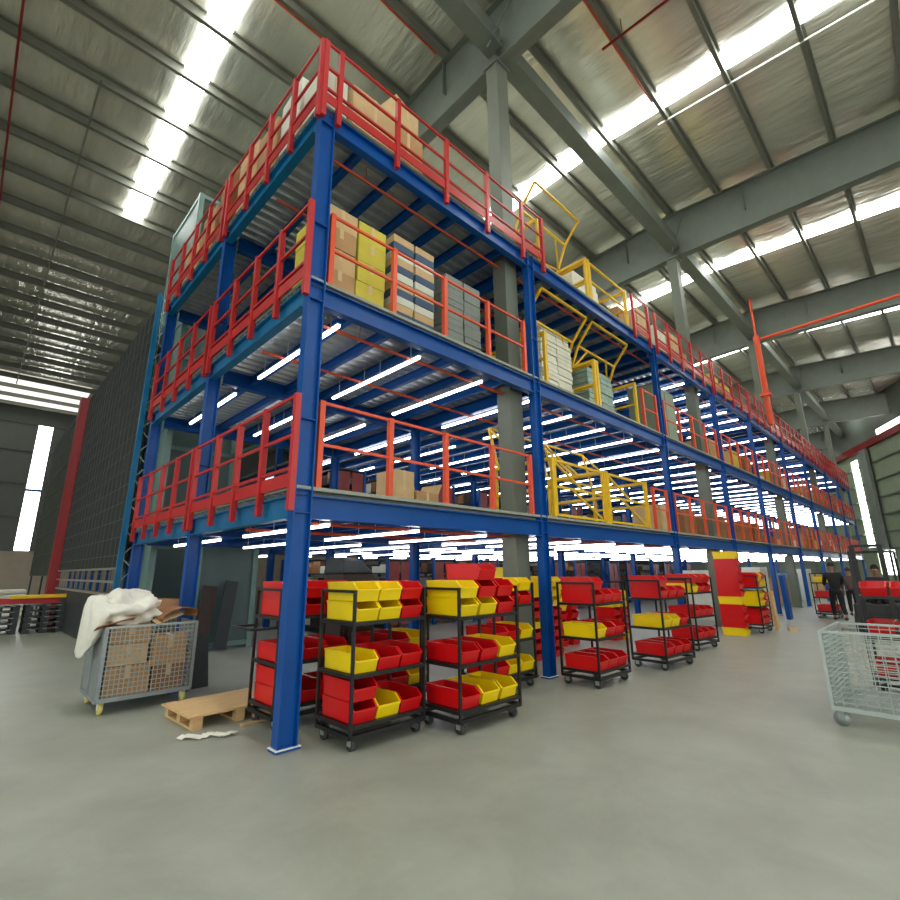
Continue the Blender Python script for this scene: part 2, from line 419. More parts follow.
# ------------------------------------------------------------------ railings
def railing(name, label, group, axis, posts, base, fixed, top, rails, m, zb, toe=None, ps=.065, ext=None):
    """axis 'x': posts along x at y=fixed; axis 'y': posts along y at x=fixed; heights absolute"""
    t = thing(name, label, 'railing', (0,0,0), 0, group)
    P = (lambda a, z: (a, fixed, z)) if axis == 'x' else (lambda a, z: (fixed, a, z))
    t.location = P(posts[0], base); off = Vector(t.location)
    for p in posts:
        b = MB(); a = Vector(P(p, zb))-off; c = Vector(P(p, top))-off
        b.bar(a, c, ps, ps); b.build('post', m, t)
    a0, a1 = posts[0], posts[-1]
    for z in rails:
        MB().bar(Vector(P(a0, z))-off, Vector(P(a1, z))-off, .032, .032).build('rail', m, t)
    if toe:
        MB().bar(Vector(P(a0, (toe[0]+toe[1])/2))-off, Vector(P(a1, (toe[0]+toe[1])/2))-off, .012, toe[1]-toe[0]).build('toe_board', m, t)
    return t
def spread(a, b, n): return [a+(b-a)*i/(n-1) for i in range(n)]
FR = 'front railings'
for l in (0, 1):
    z = DK[l]; nm = LV[l]
    bays = []
    bays.append(('orange-red two-rail guard on the %s deck beside the corner column' % nm, [.29,1.29,2.28,3.29,4.28]))
    bays.append(('short orange-red guard on the %s deck just past the yellow gates' % nm, [9.2, 9.98]))
    for i in range(2, 9):
        n = max(4, int(round((CX[i+1]-CX[i]-.5)/1.0))+1)
        bays.append(('orange-red two-rail guard on the %s deck, %s bay from the corner' % (nm, ORD[i]), spread(CX[i]+.28, CX[i+1]-.24, n)))
    for lab, ps in bays:
        railing('guard_railing', lab, FR, 'x', ps, z, .06, z+1.02, [z+1.0, z+.5], MT['orange'], z)
z = DK[2]
t3 = [('red three-rail guard on the top deck above the corner column', [.0,.23,1.23,2.25,3.26,4.28,4.95])]
t3.append(('red three-rail guard on the top deck just past the yellow gates', [9.0,9.9]))
for i in range(2, 9):
    n = max(4, int(round((CX[i+1]-CX[i])/1.0))+1)
    t3.append(('red three-rail guard on the top deck, %s bay from the corner' % ORD[i], spread(CX[i]+.15, CX[i+1]-.05, n)))
for lab, ps in t3:
    railing('guard_railing', lab, FR, 'x', ps, z-.28, -.03, z+.98, [z+.96, z+.55, z+.2], MT['red'], z-.28, (z-.02, z+.13))
for l, z in enumerate(DK):
    for j in range(2):
        ps = [[.02,.80,1.58,2.36,3.26],[3.44,4.28,5.1,5.92,6.76]][j]
        railing('guard_railing', 'red three-rail guard on the left side of the %s deck, %s half' % (LV[l], 'nearer' if j == 0 else 'farther'),
            'side railings', 'y', ps, z-.28, -.035, z+1.02, [z+1.0, z+.55, z+.18], MT['red'], z-.28, (z-.02, z+.13))

# ------------------------------------------------------------------ yellow pallet gates
def pallet_gate(x0, x1, z, closed, label, diag=True):
    t = thing('pallet_gate', label, 'gate', (x0, .12, z), 0, 'yellow pallet gates')
    w = x1-x0; D = 1.35; Hh = 1.12; B = .06; Y = MT['yellow']
    for x in (0, w):
        for y in (0, D): MB().bar((x,y,0),(x,y,Hh),B+.02,B).build('post', Y, t)
        b = MB(); b.bar((x,0,Hh-.03),(x,D,Hh-.03),B,B); b.bar((x,0,.55),(x,D,.55),.045,.045)
        b.build('side_frame', Y, t)
    f = MB(); r = MB()
    def frame(b, A, Bp):   # panel between bottom edge A(y,z) and top edge Bp(y,z) across the width
        (ya, za), (yb, zb) = A, Bp
        i0, i1 = .07, w-.07
        b.bar((i0,ya,za),(i0,yb,zb),.045); b.bar((i1,ya,za),(i1,yb,zb),.045)
        b.bar((i0,ya,za),(i1,ya,za),.045); b.bar((i0,yb,zb),(i1,yb,zb),.045)
    p = (D*.5, Hh+.02)
    if closed:
        frame(f, (0,.06), (0,Hh-.05)); f.bar((.07,0,.58),(w-.07,0,.58),.04); 
        if diag: f.bar((.07,0,Hh-.08),(w*.55,0,.6),.035); f.bar((w*.35,0,.56),(w-.2,0,.1),.035)
        frame(r, (D,Hh+.05), (D*1.15,Hh+.9)); r.bar((.07,p[0],Hh),(.07,D*1.15,Hh+.9),.04); r.bar((w-.07,p[0],Hh),(w-.07,D*1.15,Hh+.9),.04)
    else:
        frame(f, (.45,Hh+.55), (0.05,Hh+1.02)); f.bar((.07,p[0],p[1]),(.07,.45,Hh+.55),.045); f.bar((w-.07,p[0],p[1]),(w-.07,.45,Hh+.55),.045)
        f.bar((.07,p[0],p[1]),(.5,.45,Hh+.55),.04); f.bar((w-.07,p[0],p[1]),(w-.5,.45,Hh+.55),.04)
        frame(r, (D,.06), (D,Hh-.05)); r.bar((.07,D,.58),(w-.07,D,.58),.04)
    f.build('front_leaf', Y, t); r.build('rear_leaf', Y, t)
for l in range(3):
    z = DK[l]
    for q, (a, c) in enumerate(((5.05,6.95),(7.06,8.95))):
        closed = (l == 0) or (l == 2 and q == 1)
        pallet_gate(a, c, z, closed, 'yellow pallet safety gate on the %s deck, %s of its pair, front leaf %s' % (LV[l], 'left' if q == 0 else 'right', 'down' if closed else 'swung up'), l == 0)

# ================================================================== GOODS ON THE DECKS
def carton(x, y, z, sx, sy, sz, m, label, group, rz=0., tape=True, sub=None):
    o = bevel(MB().box((-sx/2,-sy/2,0),(sx/2,sy/2,sz)).build('carton', m), .006)
    o.location = (x, y, z); o.rotation_euler = (0,0,rz)
    tag(o, label, 'carton', group)
    if tape:
        b = MB(); b.box((-.03,-sy/2-.002,sz*.55),(.03,-sy/2+.001,sz+.001)); b.box((-.03,-sy/2,sz-.001),(.03,sy/2,sz+.002))
        b.build('tape', MT['tape'], o)
    return o
def pallet(b, x, y, z, sx, sy, h=.12):
    for i in range(5): b.box((x-sx/2+sx*i/5+.01,y-sy/2,z+h-.022),(x-sx/2+sx*(i+1)/5-.01,y+sy/2,z+h))
    for i in (0,1,2):
        yy = y-sy/2+(sy-.1)*i/2; b.box((x-sx/2,yy,z+.02),(x+sx/2,yy+.1,z+h-.022)) if False else None
        for k in (0,1,2):
            xx = x-sx/2+(sx-.1)*k/2; b.box((xx,yy,z+.02),(xx+.1,yy+.1,z+h-.022))
        b.box((x-sx/2,yy,z),(x+sx/2,yy+.1,z+.02))
def empty_pallet(x, y, z, sx, sy, label, rz=0., m='wood', group=None):
    t = thing('pallet', label, 'pallet', (x,y,z), rz, group)
    b = MB(); pallet(b, 0, 0, 0, sx, sy); b.build('pallet_boards', MT[m], t); return t
def stack(x0, x1, y0, y1, z0, z1, nx, ny, nz, mats, desc, where, group, jit=.01):
    sx, sy, sz = (x1-x0)/nx, (y1-y0)/ny, (z1-z0)/nz
    for k in range(nz):
        for i in range(nx):
            for j in range(ny):
                m = mats[(i*3+k*2+j) % len(mats)]
                lab = '%s %s, %s row up, %s%s' % (desc, where, ORD[k], 'left' if i == 0 else 'right' if i == nx-1 else 'middle', '' if ny == 1 else (' front' if j == 0 else ' back'))
                carton(x0+sx*(i+.5)+random.uniform(-jit,jit), y0+sy*(j+.5)+random.uniform(-jit,jit), z0+sz*k, sx-.03, sy-.03, sz-.004, MT[m], lab, group, random.uniform(-.01,.01), nz < 6)
z = DK[1]
for (xa, xb, wh) in ((.3,1.34,'nearest the corner column'),(1.42,2.3,'second from the corner column'),(2.5,3.4,'third from the corner column')):
    empty_pallet((xa+xb)/2, .75, z, xb-xa, 1.0, 'wooden pallet under the middle-deck goods %s' % wh, group='pallets on the middle deck')
stack(.32,1.32,.28,1.2,z+.12,6.5,2,2,4,['card','cyel','cardl','cyel'],'tan and yellow carton','in the middle-deck stack nearest the corner','cartons nearest the corner column')
stack(1.44,2.28,.28,1.2,z+.12,6.62,2,1,11,['cblue','cwhite','cardl'],'flat blue-white carton','in the middle-deck stack second from the corner','second stack of middle-deck cartons')
stack(2.52,3.38,.28,1.2,z+.12,6.45,2,1,11,['cgray'],'flat gray carton','in the middle-deck stack third from the corner','third stack of middle-deck cartons')
def wrapped(x, y, z, sx, sy, h, m, label, layers, wob=.03):
    t = thing('wrapped_pallet_load', label, 'pallet load', (x,y,z), 0, None)
    b = MB(); pallet(b, 0, 0, 0, sx, sy); b.build('pallet_boards', MT['wood'], t)
    b = MB(); dz = (h-.13)/layers
    for k in range(layers):
        for i in range(2):
            for j in range(2):
                a = random.uniform(-wob, wob*.3); c = random.uniform(-wob, wob*.3)
                X0, X1 = (-sx/2-(a if i == 0 else 0), 0) if i == 0 else (.004, sx/2+a)
                Y0, Y1 = (-sy/2-(c if j == 0 else 0), 0) if j == 0 else (.004, sy/2+c)
                if k > layers*.8: X1 -= (k-layers*.8)*.05*(i == 1); 
                b.box((X0,Y0,.122+dz*k),(X1,Y1,.122+dz*(k+1)-.008))
    bevel(b.build('wrapped_goods', MT[m], t), .012)
wrapped(6.25,1.1,DK[1],1.2,1.0,1.72,'wrapw','tall pallet load of white flat packs behind the left swung-up middle-deck gate',16)
wrapped(8.15,1.1,DK[1],1.25,1.0,1.32,'wrapg','plastic-wrapped pale green pallet load behind the right swung-up middle-deck gate',9,.015)
z = DK[2]
wrapped(8.0,1.2,z,1.3,1.0,1.35,'wrapw','low white pallet load behind the closed top-deck yellow gate',7)
carton(.98,.6,z,.8,.8,.95,MT['cardl'],'light cardboard carton with its side to the top-deck corner post','top-deck cartons by the corner')
carton(1.75,.7,z,.62,.7,1.05,MT['card'],'tall tan carton on the top deck, right of the light corner carton','top-deck cartons by the corner')
carton(1.72,.72,z+1.05,.6,.6,.62,MT['cardl'],'light carton on top of the tall tan top-deck carton','top-deck cartons by the corner',.2)
carton(.3,.5,z,.4,.5,.95,MT['cwhite'],'white carton squeezed into the top-deck corner of the railings','top-deck cartons by the corner',.1)
for i, (y, m, h, d) in enumerate(((1.2,'cwhite',1.25,'white-faced'),(2.05,'card',1.2,'tan'),(2.85,'cardl',1.35,'light brown'),(3.9,'cardd',1.5,'brown'),(4.8,'card',1.2,'tan'),(5.8,'cardl',1.05,'light brown'))):
    carton(.4,y,z,.6,.72,h,MT[m],'%s carton behind the left top-deck railing, %s from the corner' % (d, ORD[i]),'cartons along the left top-deck railing', .05*(i%3-1))
for i, x in enumerate((9.4,10.6,11.7,12.8,13.9)):
    h = (.8,1.25,1.1,1.3,.9)[i]
    carton(x,.75,z,.85,.8,h,MT[('card','cardl','cwhite','cardl','card')[i]],'%s carton on the top deck past the yellow gates, %s along' % (('tan','light brown','white','light brown','tan')[i], ORD[i]),'top-deck cartons past the gates')
for l in (0, 1, 2):
    for i in range(3 if l else 2, 9):
        n = 3
        for q in range(n):
            x = CX[i]+.7+(CX[i+1]-CX[i]-1.2)*(q+.3*random.random())/(n-1 or 1)*.92
            h = random.choice((.5,.8,1.0,1.2)) if l else random.choice((.4,.6,.8)); mk = random.choice(('card','cardl','cyel','cwhite','cardd'))
            dn = {'card':'tan','cardl':'light brown','cyel':'yellowish','cwhite':'white','cardd':'brown'}[mk]
            if any(abs(x-(BX+BAY*kk)) < .68 for kk in range(6)): continue
            carton(x,.95,DK[l],.9,.8,h,MT[mk],'%s carton on the %s deck in the %s bay from the corner, %s along' % (dn, LV[l], ORD[i], ORD[q]),'cartons in the far bays of the %s deck' % LV[l], tape=False)
# pale cabinet on the middle deck
t = thing('steel_cabinet','pale gray-green steel cabinet on the middle deck behind the second front column','cabinet',(12.1,1.0,DK[1]))
MB().box((-.75,-.4,.05),(.75,.4,1.9)).build('body',MT['rwall'],t)
for x in (-.73,.02): bevel(MB().box((x,-.42,.1),(x+.71,-.4,1.86)).build('door',MT['rwall'],t),.004)
MB().box((-.7,-.36,0),(.7,.36,.05)).build('plinth',MT['black'],t)
# cartons on the first deck
carton(2.62,1.65,DK[0],.42,.5,.72,MT['cardl'],'upright light carton on the first deck behind the corner-bay guard','first-deck cartons')
o = carton(3.15,1.7,DK[0],.6,.5,.42,MT['card'],'low open tan carton right of the upright first-deck carton','first-deck cartons',.15)
MB().obox((.36,0,.5),(.012,.46,.26),Matrix.Rotation(.5,3,'Y')).obox((-.36,0,.5),(.012,.46,.26),Matrix.Rotation(-.5,3,'Y')).build('flap',MT['cardl'],o)

# ------------------------------------------------------------------ storage racks inside
def storage_rack(x, y, z, lab, deep=3.0):
    t = thing('storage_rack', lab, 'rack', (x,y,z), 0, 'storage racks inside the mezzanine')
    w = .95
    for sx in (0, w):
        for yy in (0, deep): MB().box((sx-.04,yy-.04,0),(sx+.04,yy+.04,2.05)).build('upright', MT['blue'], t)
    for i, zz in enumerate((.15,.62,1.1,1.58,2.0)): MB().box((0,0,zz),(w,deep,zz+.035)).build('shelf', MT['shelf'], t)
    b = MB().box((.06,-.02,.1),(w*.46,0,1.95)).box((w*.54,-.02,.1),(w-.06,0,1.95)); b.build('end_panel', MT['rpanel'], t)
    b = MB()
    for zz in (.185,.655,1.135,1.615):
        yy = .1
        while yy < deep-.4:
            d = random.uniform(.25,.45); b.mi(random.randrange(4)).box((.06,yy,zz),(w-.06,yy+d-.03,zz+random.uniform(.18,.38))); yy += d
    tag(b.build('shelf_goods', [MT['cardd'],MT['dark'],MT['crate'],MT['cwhite']], t), 'mixed dark boxes filling the shelves', None, None, 'stuff')
for l, z in enumerate((0., DK[0], DK[1])):
    xs = [4.9, 6.8, 8.7, 11.0, 12.9, 15.5, 17.3, 20.4, 22.3, 25.2, 27.0, 30.2] if l < 2 else [15.6, 20.4, 25.2]
    for i, x in enumerate(xs):
        storage_rack(x, 7.3, z, 'blue rack with red-brown end panel on the %s, %s from the near end' % (('ground floor','first deck','middle deck')[l], ORD[i]))
# ================================================================== LEFT SIDE
# gray-green lift shaft behind the side railings
t = thing('lift_shaft','gray-green framed goods lift shaft behind the back end of the mezzanine','lift shaft',(.45,7.12,0))
LW, LD, LH = 2.2, 2.2, 11.1
for (x, y) in ((0,0),(LW,0),(0,LD),(LW,LD),(LW*.42,0)): MB().box((x-.06,y-.06,0),(x+.06,y+.06,LH if (x,y) != (LW*.42,0) else 2.3)).build('post',MT['ggreen'],t)
for zz in (.1,2.3,4.9,7.5,LH-.06):
    b = MB()
    for (p,q) in (((0,0),(LW,0)),((0,LD),(LW,LD)),((0,0),(0,LD)),((LW,0),(LW,LD))): b.bar((*p,zz),(*q,zz),.1,.1)
    b.build('ring_beam',MT['ggreen'],t)
MB().box((.06,LD-.02,.1),(LW-.06,LD,LH)).build('back_panel',MT['gpanel'],t)
MB().box((-.03,.06,.1),(-.01,LD-.06,LH)).build('side_panel',MT['ggreen'],t)
MB().box((LW*.42+.06,-.01,.12),(LW-.06,.01,2.25)).build('door_panel',MT['gpanel'],t)
b = MB()
for k in range(6): b.box((.0,-.02,7.8+k*.42),(LW,.0,7.83+k*.42))
b.build('upper_bars',MT['galv'],t)
MB().box((.25,-.03,8.9),(.6,-.01,9.5)).build('notice_plate',MT['white'],t)
# dark panels leaning in front of the shaft
for i, (x, m, w, h) in enumerate(((1.55,'crate',.3,1.35),(2.0,'dark',.28,1.45))):
    o = MB().obox((0,0,h/2),(w,.02,h),Matrix.Rotation(-.12,3,'X')@Matrix.Rotation(.14,3,'Y')).build('leaning_board',MT[m]); o.location = (x,6.88,.03)
    tag(o,'dark board leaning on the gray-green lift shaft, %s one' % ('left' if i == 0 else 'right'),'board','boards leaning on the lift shaft')
# tall rack sheeted in black net
t = thing('netted_rack','tall rack covered in black net with a blue lattice end upright','rack',(.0,7.75,0))
NH = 8.3
for (x, m) in ((0,'teal'),(.26,'ggreen')): MB().box((x-.05,-.05,0),(x+.05,.05,NH)).build('upright',MT[m],t)
b = MB()
for k in range(14):
    z0 = .3+k*.57; b.bar((0,0,z0),(.26,0,z0+.3),.016); b.bar((.26,0,z0+.3),(0,0,z0+.57),.02)
b.build('lattice',MT['galv'],t)
NLEN = 9.3
MB().box((.03,.06,1.75),(.045,NLEN,NH-.2)).build('black_net',MT['net'],t)
MB().box((.03,.06,.02),(.045,NLEN,1.2)).build('lower_sheet',MT['dark'],t)
b = MB()
for k in range(18): b.bar((.02,.06,1.25+k*.4),(.02,NLEN,1.25+k*.4),.012)
for k in range(18): b.bar((.02,.3+k*.5,1.25),(.02,.3+k*.5+.02*math.sin(k),NH-.2),.012)
b.build('net_seams',MT['netline'],t)
for zz in (1.2,1.48,1.76): MB().bar((.02,.06,zz),(.02,NLEN,zz),.04,.05).build('shelf_beam',MT['chrome'],t)
b = MB()
for k in range(9): MB().bar((.25,.5+k,1.2),(.25,.5+k,1.9),.06).build('inner_post',MT['blue'],t)
o = MB().box((-.2,-.25,0),(.12,.25,8.15)).box((-.25,-.3,0),(.18,.3,.03)).build('red_column',MT['dred']); o.location = (.0,17.5,0)
tag(o,'dark red steel column at the far end of the black netted rack','column')
t = thing('netted_rack','farther netted rack beyond the dark red column','rack',(.05,17.9,0))
MB().box((.0,.0,1.6),(.02,9.5,8.2)).build('green_net',MT['netg'],t)
b = MB()
for k in (0, 4.5, 9): b.box((0.02,k,0),(.08,k+.1,8.2))
b.build('upright',MT['dark'],t)
b = MB()
for k in range(8): b.bar((-.02,0,1.6+k*.9),(-.02,9.5,1.6+k*.9),.015)
b.build('net_seams',MT['netline'],t)
# black plastic pallets
for c, (x, y) in enumerate(((-1.45,14.9),(-.42,14.7))):
    for k in range(5):
        t = thing('plastic_pallet','black plastic pallet in the %s stack by the dark red column, %s from the floor' % ('left' if c == 0 else 'right', ORD[k]),'pallet',(x,y,.16*k),0,'black plastic pallets')
        b = MB(); b.box((-.46,-.5,.11),(.46,.5,.15))
        for i in (-1,0,1):
            for j in (-1,0,1): b.box((i*.38-.08,j*.4-.08,.0),(i*.38+.08,j*.4+.08,.11))
        b.build('pallet_deck',MT['pblack'],t)
        b = MB()
        for i in (-.3,.05,.3): b.box((i-.06,-.505,.115),(i+.05,-.5,.14))
        b.build('white_stencil',MT['cgray'],t)
o = bevel(MB().hexa([(-2.3,14.5,.82),(-.1,14.5,.82),(-.1,14.7,.82),(-2.3,14.7,.82),(-1.9,14.5,1.0),(-.1,14.5,.96),(-.1,14.7,.96),(-1.9,14.7,1.0)]).build('barrier_beam',MT['red']),.01)
tag(o,'red beam lying along the top of the black plastic pallets','beam')
o = bevel(MB().box((-1.25,14.42,.97),(.05,14.66,1.07)).build('fork_cover',MT['yellow']),.01)
tag(o,'yellow bar lying on the red beam above the black pallets','bar')
for i, (x, y, z, s) in enumerate(((-3.4,23,.0,1.0),(-2.1,23.4,.0,1.1),(-.8,23.1,0,.9))):
    b = MB()
    for k in range(6): b.box((-.5,-.5,.1+k*.2*s),(.5,.5,.1+k*.2*s+.16*s))
    o = bevel(b.build('white_bundle',MT['wrapw']),.04,3); o.location = (x,y,-.1)
    tag(o,'white wrapped bundle far off by the left wall, %s from the left' % ORD[i],'bundle','white bundles by the left wall')

# ------------------------------------------------------------------ casters
def caster(parent, x, y, z, r=.05, wheel='rubber', fork='chrome'):
    c = MB().box((-.045,-.045,z-.012),(.045,.045,z)).box((-.03,-.012,r*.8),(-.024,.05,z)).box((.024,-.012,r*.8),(.03,.05,z)).build('caster', MT[fork], parent)
    c.location = (x,y,0)
    w = smooth(MB().tube((-.02,.02,r),(.02,.02,r),r,16).build('wheel', MT[wheel], c)); 
    return c
# ------------------------------------------------------------------ left wire cart with rubbish
t = thing('wire_cart','galvanised wire cart heaped with cardboard and a white plastic bag','cart',(-.98,2.72,0))
CW, CD, Z0, Z1 = 1.03, .95, .17, 1.0
b = MB()
for (p,q) in (((0,0),(CW,0)),((0,CD),(CW,CD)),((0,0),(0,CD)),((CW,0),(CW,CD))): b.bar((*p,Z0),(*q,Z0),.05,.05)
b.box((0,0,Z0-.01),(CW,CD,Z0+.01)); b.build('base_frame',MT['galvs'],t)
for (x,y) in ((0,0),(CW,0),(0,CD),(CW,CD)): MB().bar((x,y,Z0),(x,y,Z1+.01),.04,.04).build('corner_post',MT['galvs'],t)
MB().box((-.012,.02,Z0),(0.0,CD-.02,Z1)).bar((-.01,CD*.5,Z0),(-.01,CD*.5,Z1),.04,.02).build('side_sheet',MT['galvs'],t)
def wire_panel(b, A, u, v, nu, nv, w=.006):
    A = Vector(A); u = Vector(u); v = Vector(v)
    for i in range(nu+1): b.bar(A+u*(i/nu), A+u*(i/nu)+v, w)
    for j in range(nv+1): b.bar(A+v*(j/nv), A+u+v*(j/nv), w)
    b.bar(A+v, A+u+v, .03, .025)
for nm, A, u, nu in (('front_mesh',(0,0,Z0),(CW,0,0),20),('back_mesh',(0,CD,Z0),(CW,0,0),20),('side_mesh',(CW,0,Z0),(0,CD,0),18)):
    b = MB(); wire_panel(b, A, u, (0,0,Z1-Z0), nu, 15, .009); b.build(nm,MT['galv'],t)
for (x,y) in ((.06,.06),(CW-.06,.06),(.06,CD-.1),(CW-.06,CD-.1)): caster(t,x,y,Z0-.02,.07,'caster','white')
ox, oy = -.98, 2.72
cc = [('card',.30,.16,.19,.5,.22,.34,0),('cardd',.76,.17,.19,.36,.24,.3,.05),('cardl',.27,.17,.535,.44,.24,.25,.04),('card',.75,.17,.495,.4,.24,.36,-.04),
      ('card',.30,.55,.19,.5,.4,.5,.05),('cardl',.76,.55,.19,.38,.4,.55,0),('card',.28,.16,.79,.46,.22,.2,0)]
nm_ = ['bottom left front','bottom right front','middle left front','upper right front','bottom left back','bottom right back','top left front']
for i,(m,x,y,z,sx,sy,sz,r) in enumerate(cc):
    carton(ox+x,oy+y,z,sx,sy,sz,MT[m],'cardboard carton inside the left wire cart, %s' % nm_[i],'cartons in the wire cart',r)
def sheet(name, c, size, eul, m, label, cat, group=None):
    R = (Matrix.Rotation(eul[2],3,'Z') @ Matrix.Rotation(eul[1],3,'Y') @ Matrix.Rotation(eul[0],3,'X'))
    o = MB().obox((0,0,0), size, R).build(name, MT[m]); o.location = c
    return tag(o, label, cat, group)
sheet('cardboard_sheet',(ox+.66,oy+.75,1.2),(.85,.35,.012),(.6,.08,.05),'cardd','long brown cardboard sheet across the back of the wire cart','cardboard','loose cardboard on the cart')
sheet('cardboard_sheet',(ox+.10,oy+.1,1.04),(.42,.2,.012),(-.3,-.22,.1),'cardd','brown cardboard strip over the front left rim of the wire cart','cardboard','loose cardboard on the cart')
sheet('cardboard_sheet',(ox+.72,oy+.22,1.07),(.36,.14,.012),(.4,-.3,.25),'tape','pale yellow cardboard strip at the front of the wire cart','cardboard','loose cardboard on the cart')
# curled cardboard
b = MB(); n = 14; pts = []
for i in range(n+1):
    a = -.5+3.9*i/n; pts.append((.16*math.cos(a)*1.5, .1*math.sin(a)))
for i in range(n):
    (xa,za),(xb,zb) = pts[i], pts[i+1]
    b.hexa([(xa,-.18,za),(xb,-.18,zb),(xb,.18,zb),(xa,.18,za),(xa,-.18,za+.008),(xb,-.18,zb+.008),(xb,.18,zb+.008),(xa,.18,za+.008)])
o = b.build('curled_cardboard',MT['cardd']); o.location = (ox+.82,oy+.3,1.08); o.rotation_euler = (0,-.15,.2)
tag(o,'curled brown cardboard at the right end of the wire cart','cardboard','loose cardboard on the cart')
# white plastic bag draped over the left end
def bag_mesh():
    b = MB(); nu, nv = 64, 40
    for j in range(nv+1):
        ph = PI*j/nv
        for i in range(nu):
            th = 2*PI*i/nu
            p = Vector((math.sin(ph)*math.cos(th), math.sin(ph)*math.sin(th), math.cos(ph)))
            q = Vector((p.x*.4, p.y*.34, p.z*.22))
            if p.x < 0: q.z -= .75*max(0,-p.x-.5)*(1.35 if p.z < .1 else .15)
            if p.x < -.55 and p.z > 0: q.z += .42*max(0, -p.x-.5)*p.z*2; 
            n_ = noise.noise(p*2.3+Vector((5,1,2)))*.12 + abs(noise.noise(p*3.6))*.08 + noise.noise(p*9)*.012
            q += p*n_
            b.v.append(tuple(q))
    for j in range(nv):
        for i in range(nu):
            b.face([j*nu+i,(j+1)*nu+i,(j+1)*nu+(i+1)%nu,j*nu+(i+1)%nu])
    return b
o = smooth(bag_mesh().build('plastic_bag',MT['bag'])); o.location = (ox+.24,oy+.42,1.16)
tag(o,'crumpled white plastic bag spilling over the left end of the wire cart','bag')
# rubber sheet leaning, pallet, plastic scrap
sheet('rubber_sheet',(.33,3.5,.36),(.42,.012,.74),(-.22,0,.12),'dark','dark gray sheet leaning against the right end of the wire cart','sheet')
t = thing('wooden_pallet','low pale wooden pallet on the floor left of the corner column','pallet',(.12,1.76,0),.05)
b = MB()
b.box((-.52,-.43,.125),(.52,.43,.145))
b.build('top_sheet',MT['wood'],t)
b = MB()
for k in (-.47,0,.37): b.box((k,-.43,.0),(k+.1,.43,.022))
b.build('bottom_board',MT['wood'],t)
for x in (-.47,0,.37):
    for y in (-.43,-.05,.33): MB().box((x,y,.022),(x+.1,y+.1,.125)).build('block',MT['wood'],t)
def strip(name, pts, w, m, label, cat, h=.012):
    b = MB()
    for i in range(len(pts)-1):
        (x0,y0,z0),(x1,y1,z1) = pts[i], pts[i+1]
        b.bar((x0,y0,z0+h),(x1,y1,z1+h),w,.008)
    return tag(b.build(name,MT[m]),label,cat)
pts = [(-.52+.06*i,1.1-.03*i+.05*math.sin(i*1.7),.0+.02*abs(math.sin(i*1.1))) for i in range(9)]
strip('plastic_strip',pts,.09,'bag','crumpled clear plastic strip on the floor in front of the wooden pallet','plastic strip')
sheet('wood_lath',(.36,1.12,.012),(.5,.06,.02),(0,0,.1),'wood','thin wooden lath on the floor at the front edge of the pallet','lath')
# ================================================================== TROLLEYS AND BINS
BW, BD, BH = .285, .575, .19
def bin_mesh(m):
    b = MB(); w = BW/2-.004; t = .006
    prof = [(.035,0),(0,.115),(.085,BH),(BD,BH),(BD-.02,0)]
    for sx in (-1,1):
        b.prism(prof,'x',min(sx*w,sx*(w-t)),max(sx*w,sx*(w-t)))
    b.box((-w,.04,0),(w,BD-.02,t))
    b.prism([(BD-.02,0),(BD,BH),(BD-t,BH),(BD-.02-t,0)],'x',-w,w)
    b.prism([(.035,0),(0,.115),(t,.115),(.035+t,0)],'x',-w,w)
    for sx in (-1,1):
        x = sx*(w-.003)
        b.bar((x,.0,.116),(x,.085,BH-.004),.018,.014); b.bar((x,.085,BH-.007),(x,BD,BH-.007),.018,.014)
    b.bar((-w,0,.113),(w,0,.113),.02,.016); b.bar((-w,BD-.004,BH-.007),(w,BD-.004,BH-.007),.016,.014)
    return b.mesh('storage_bin', MT[m])
BIN = {'R': bin_mesh('binr'), 'Y': bin_mesh('biny')}
CN = {'R': 'red', 'Y': 'yellow'}
def sbin(c, x, y, z, rz, label, group):
    o = link('storage_bin', BIN[c]); o.location = (x,y,z); o.rotation_euler = (0,0,rz)
    return tag(o, label, 'storage bin', group)
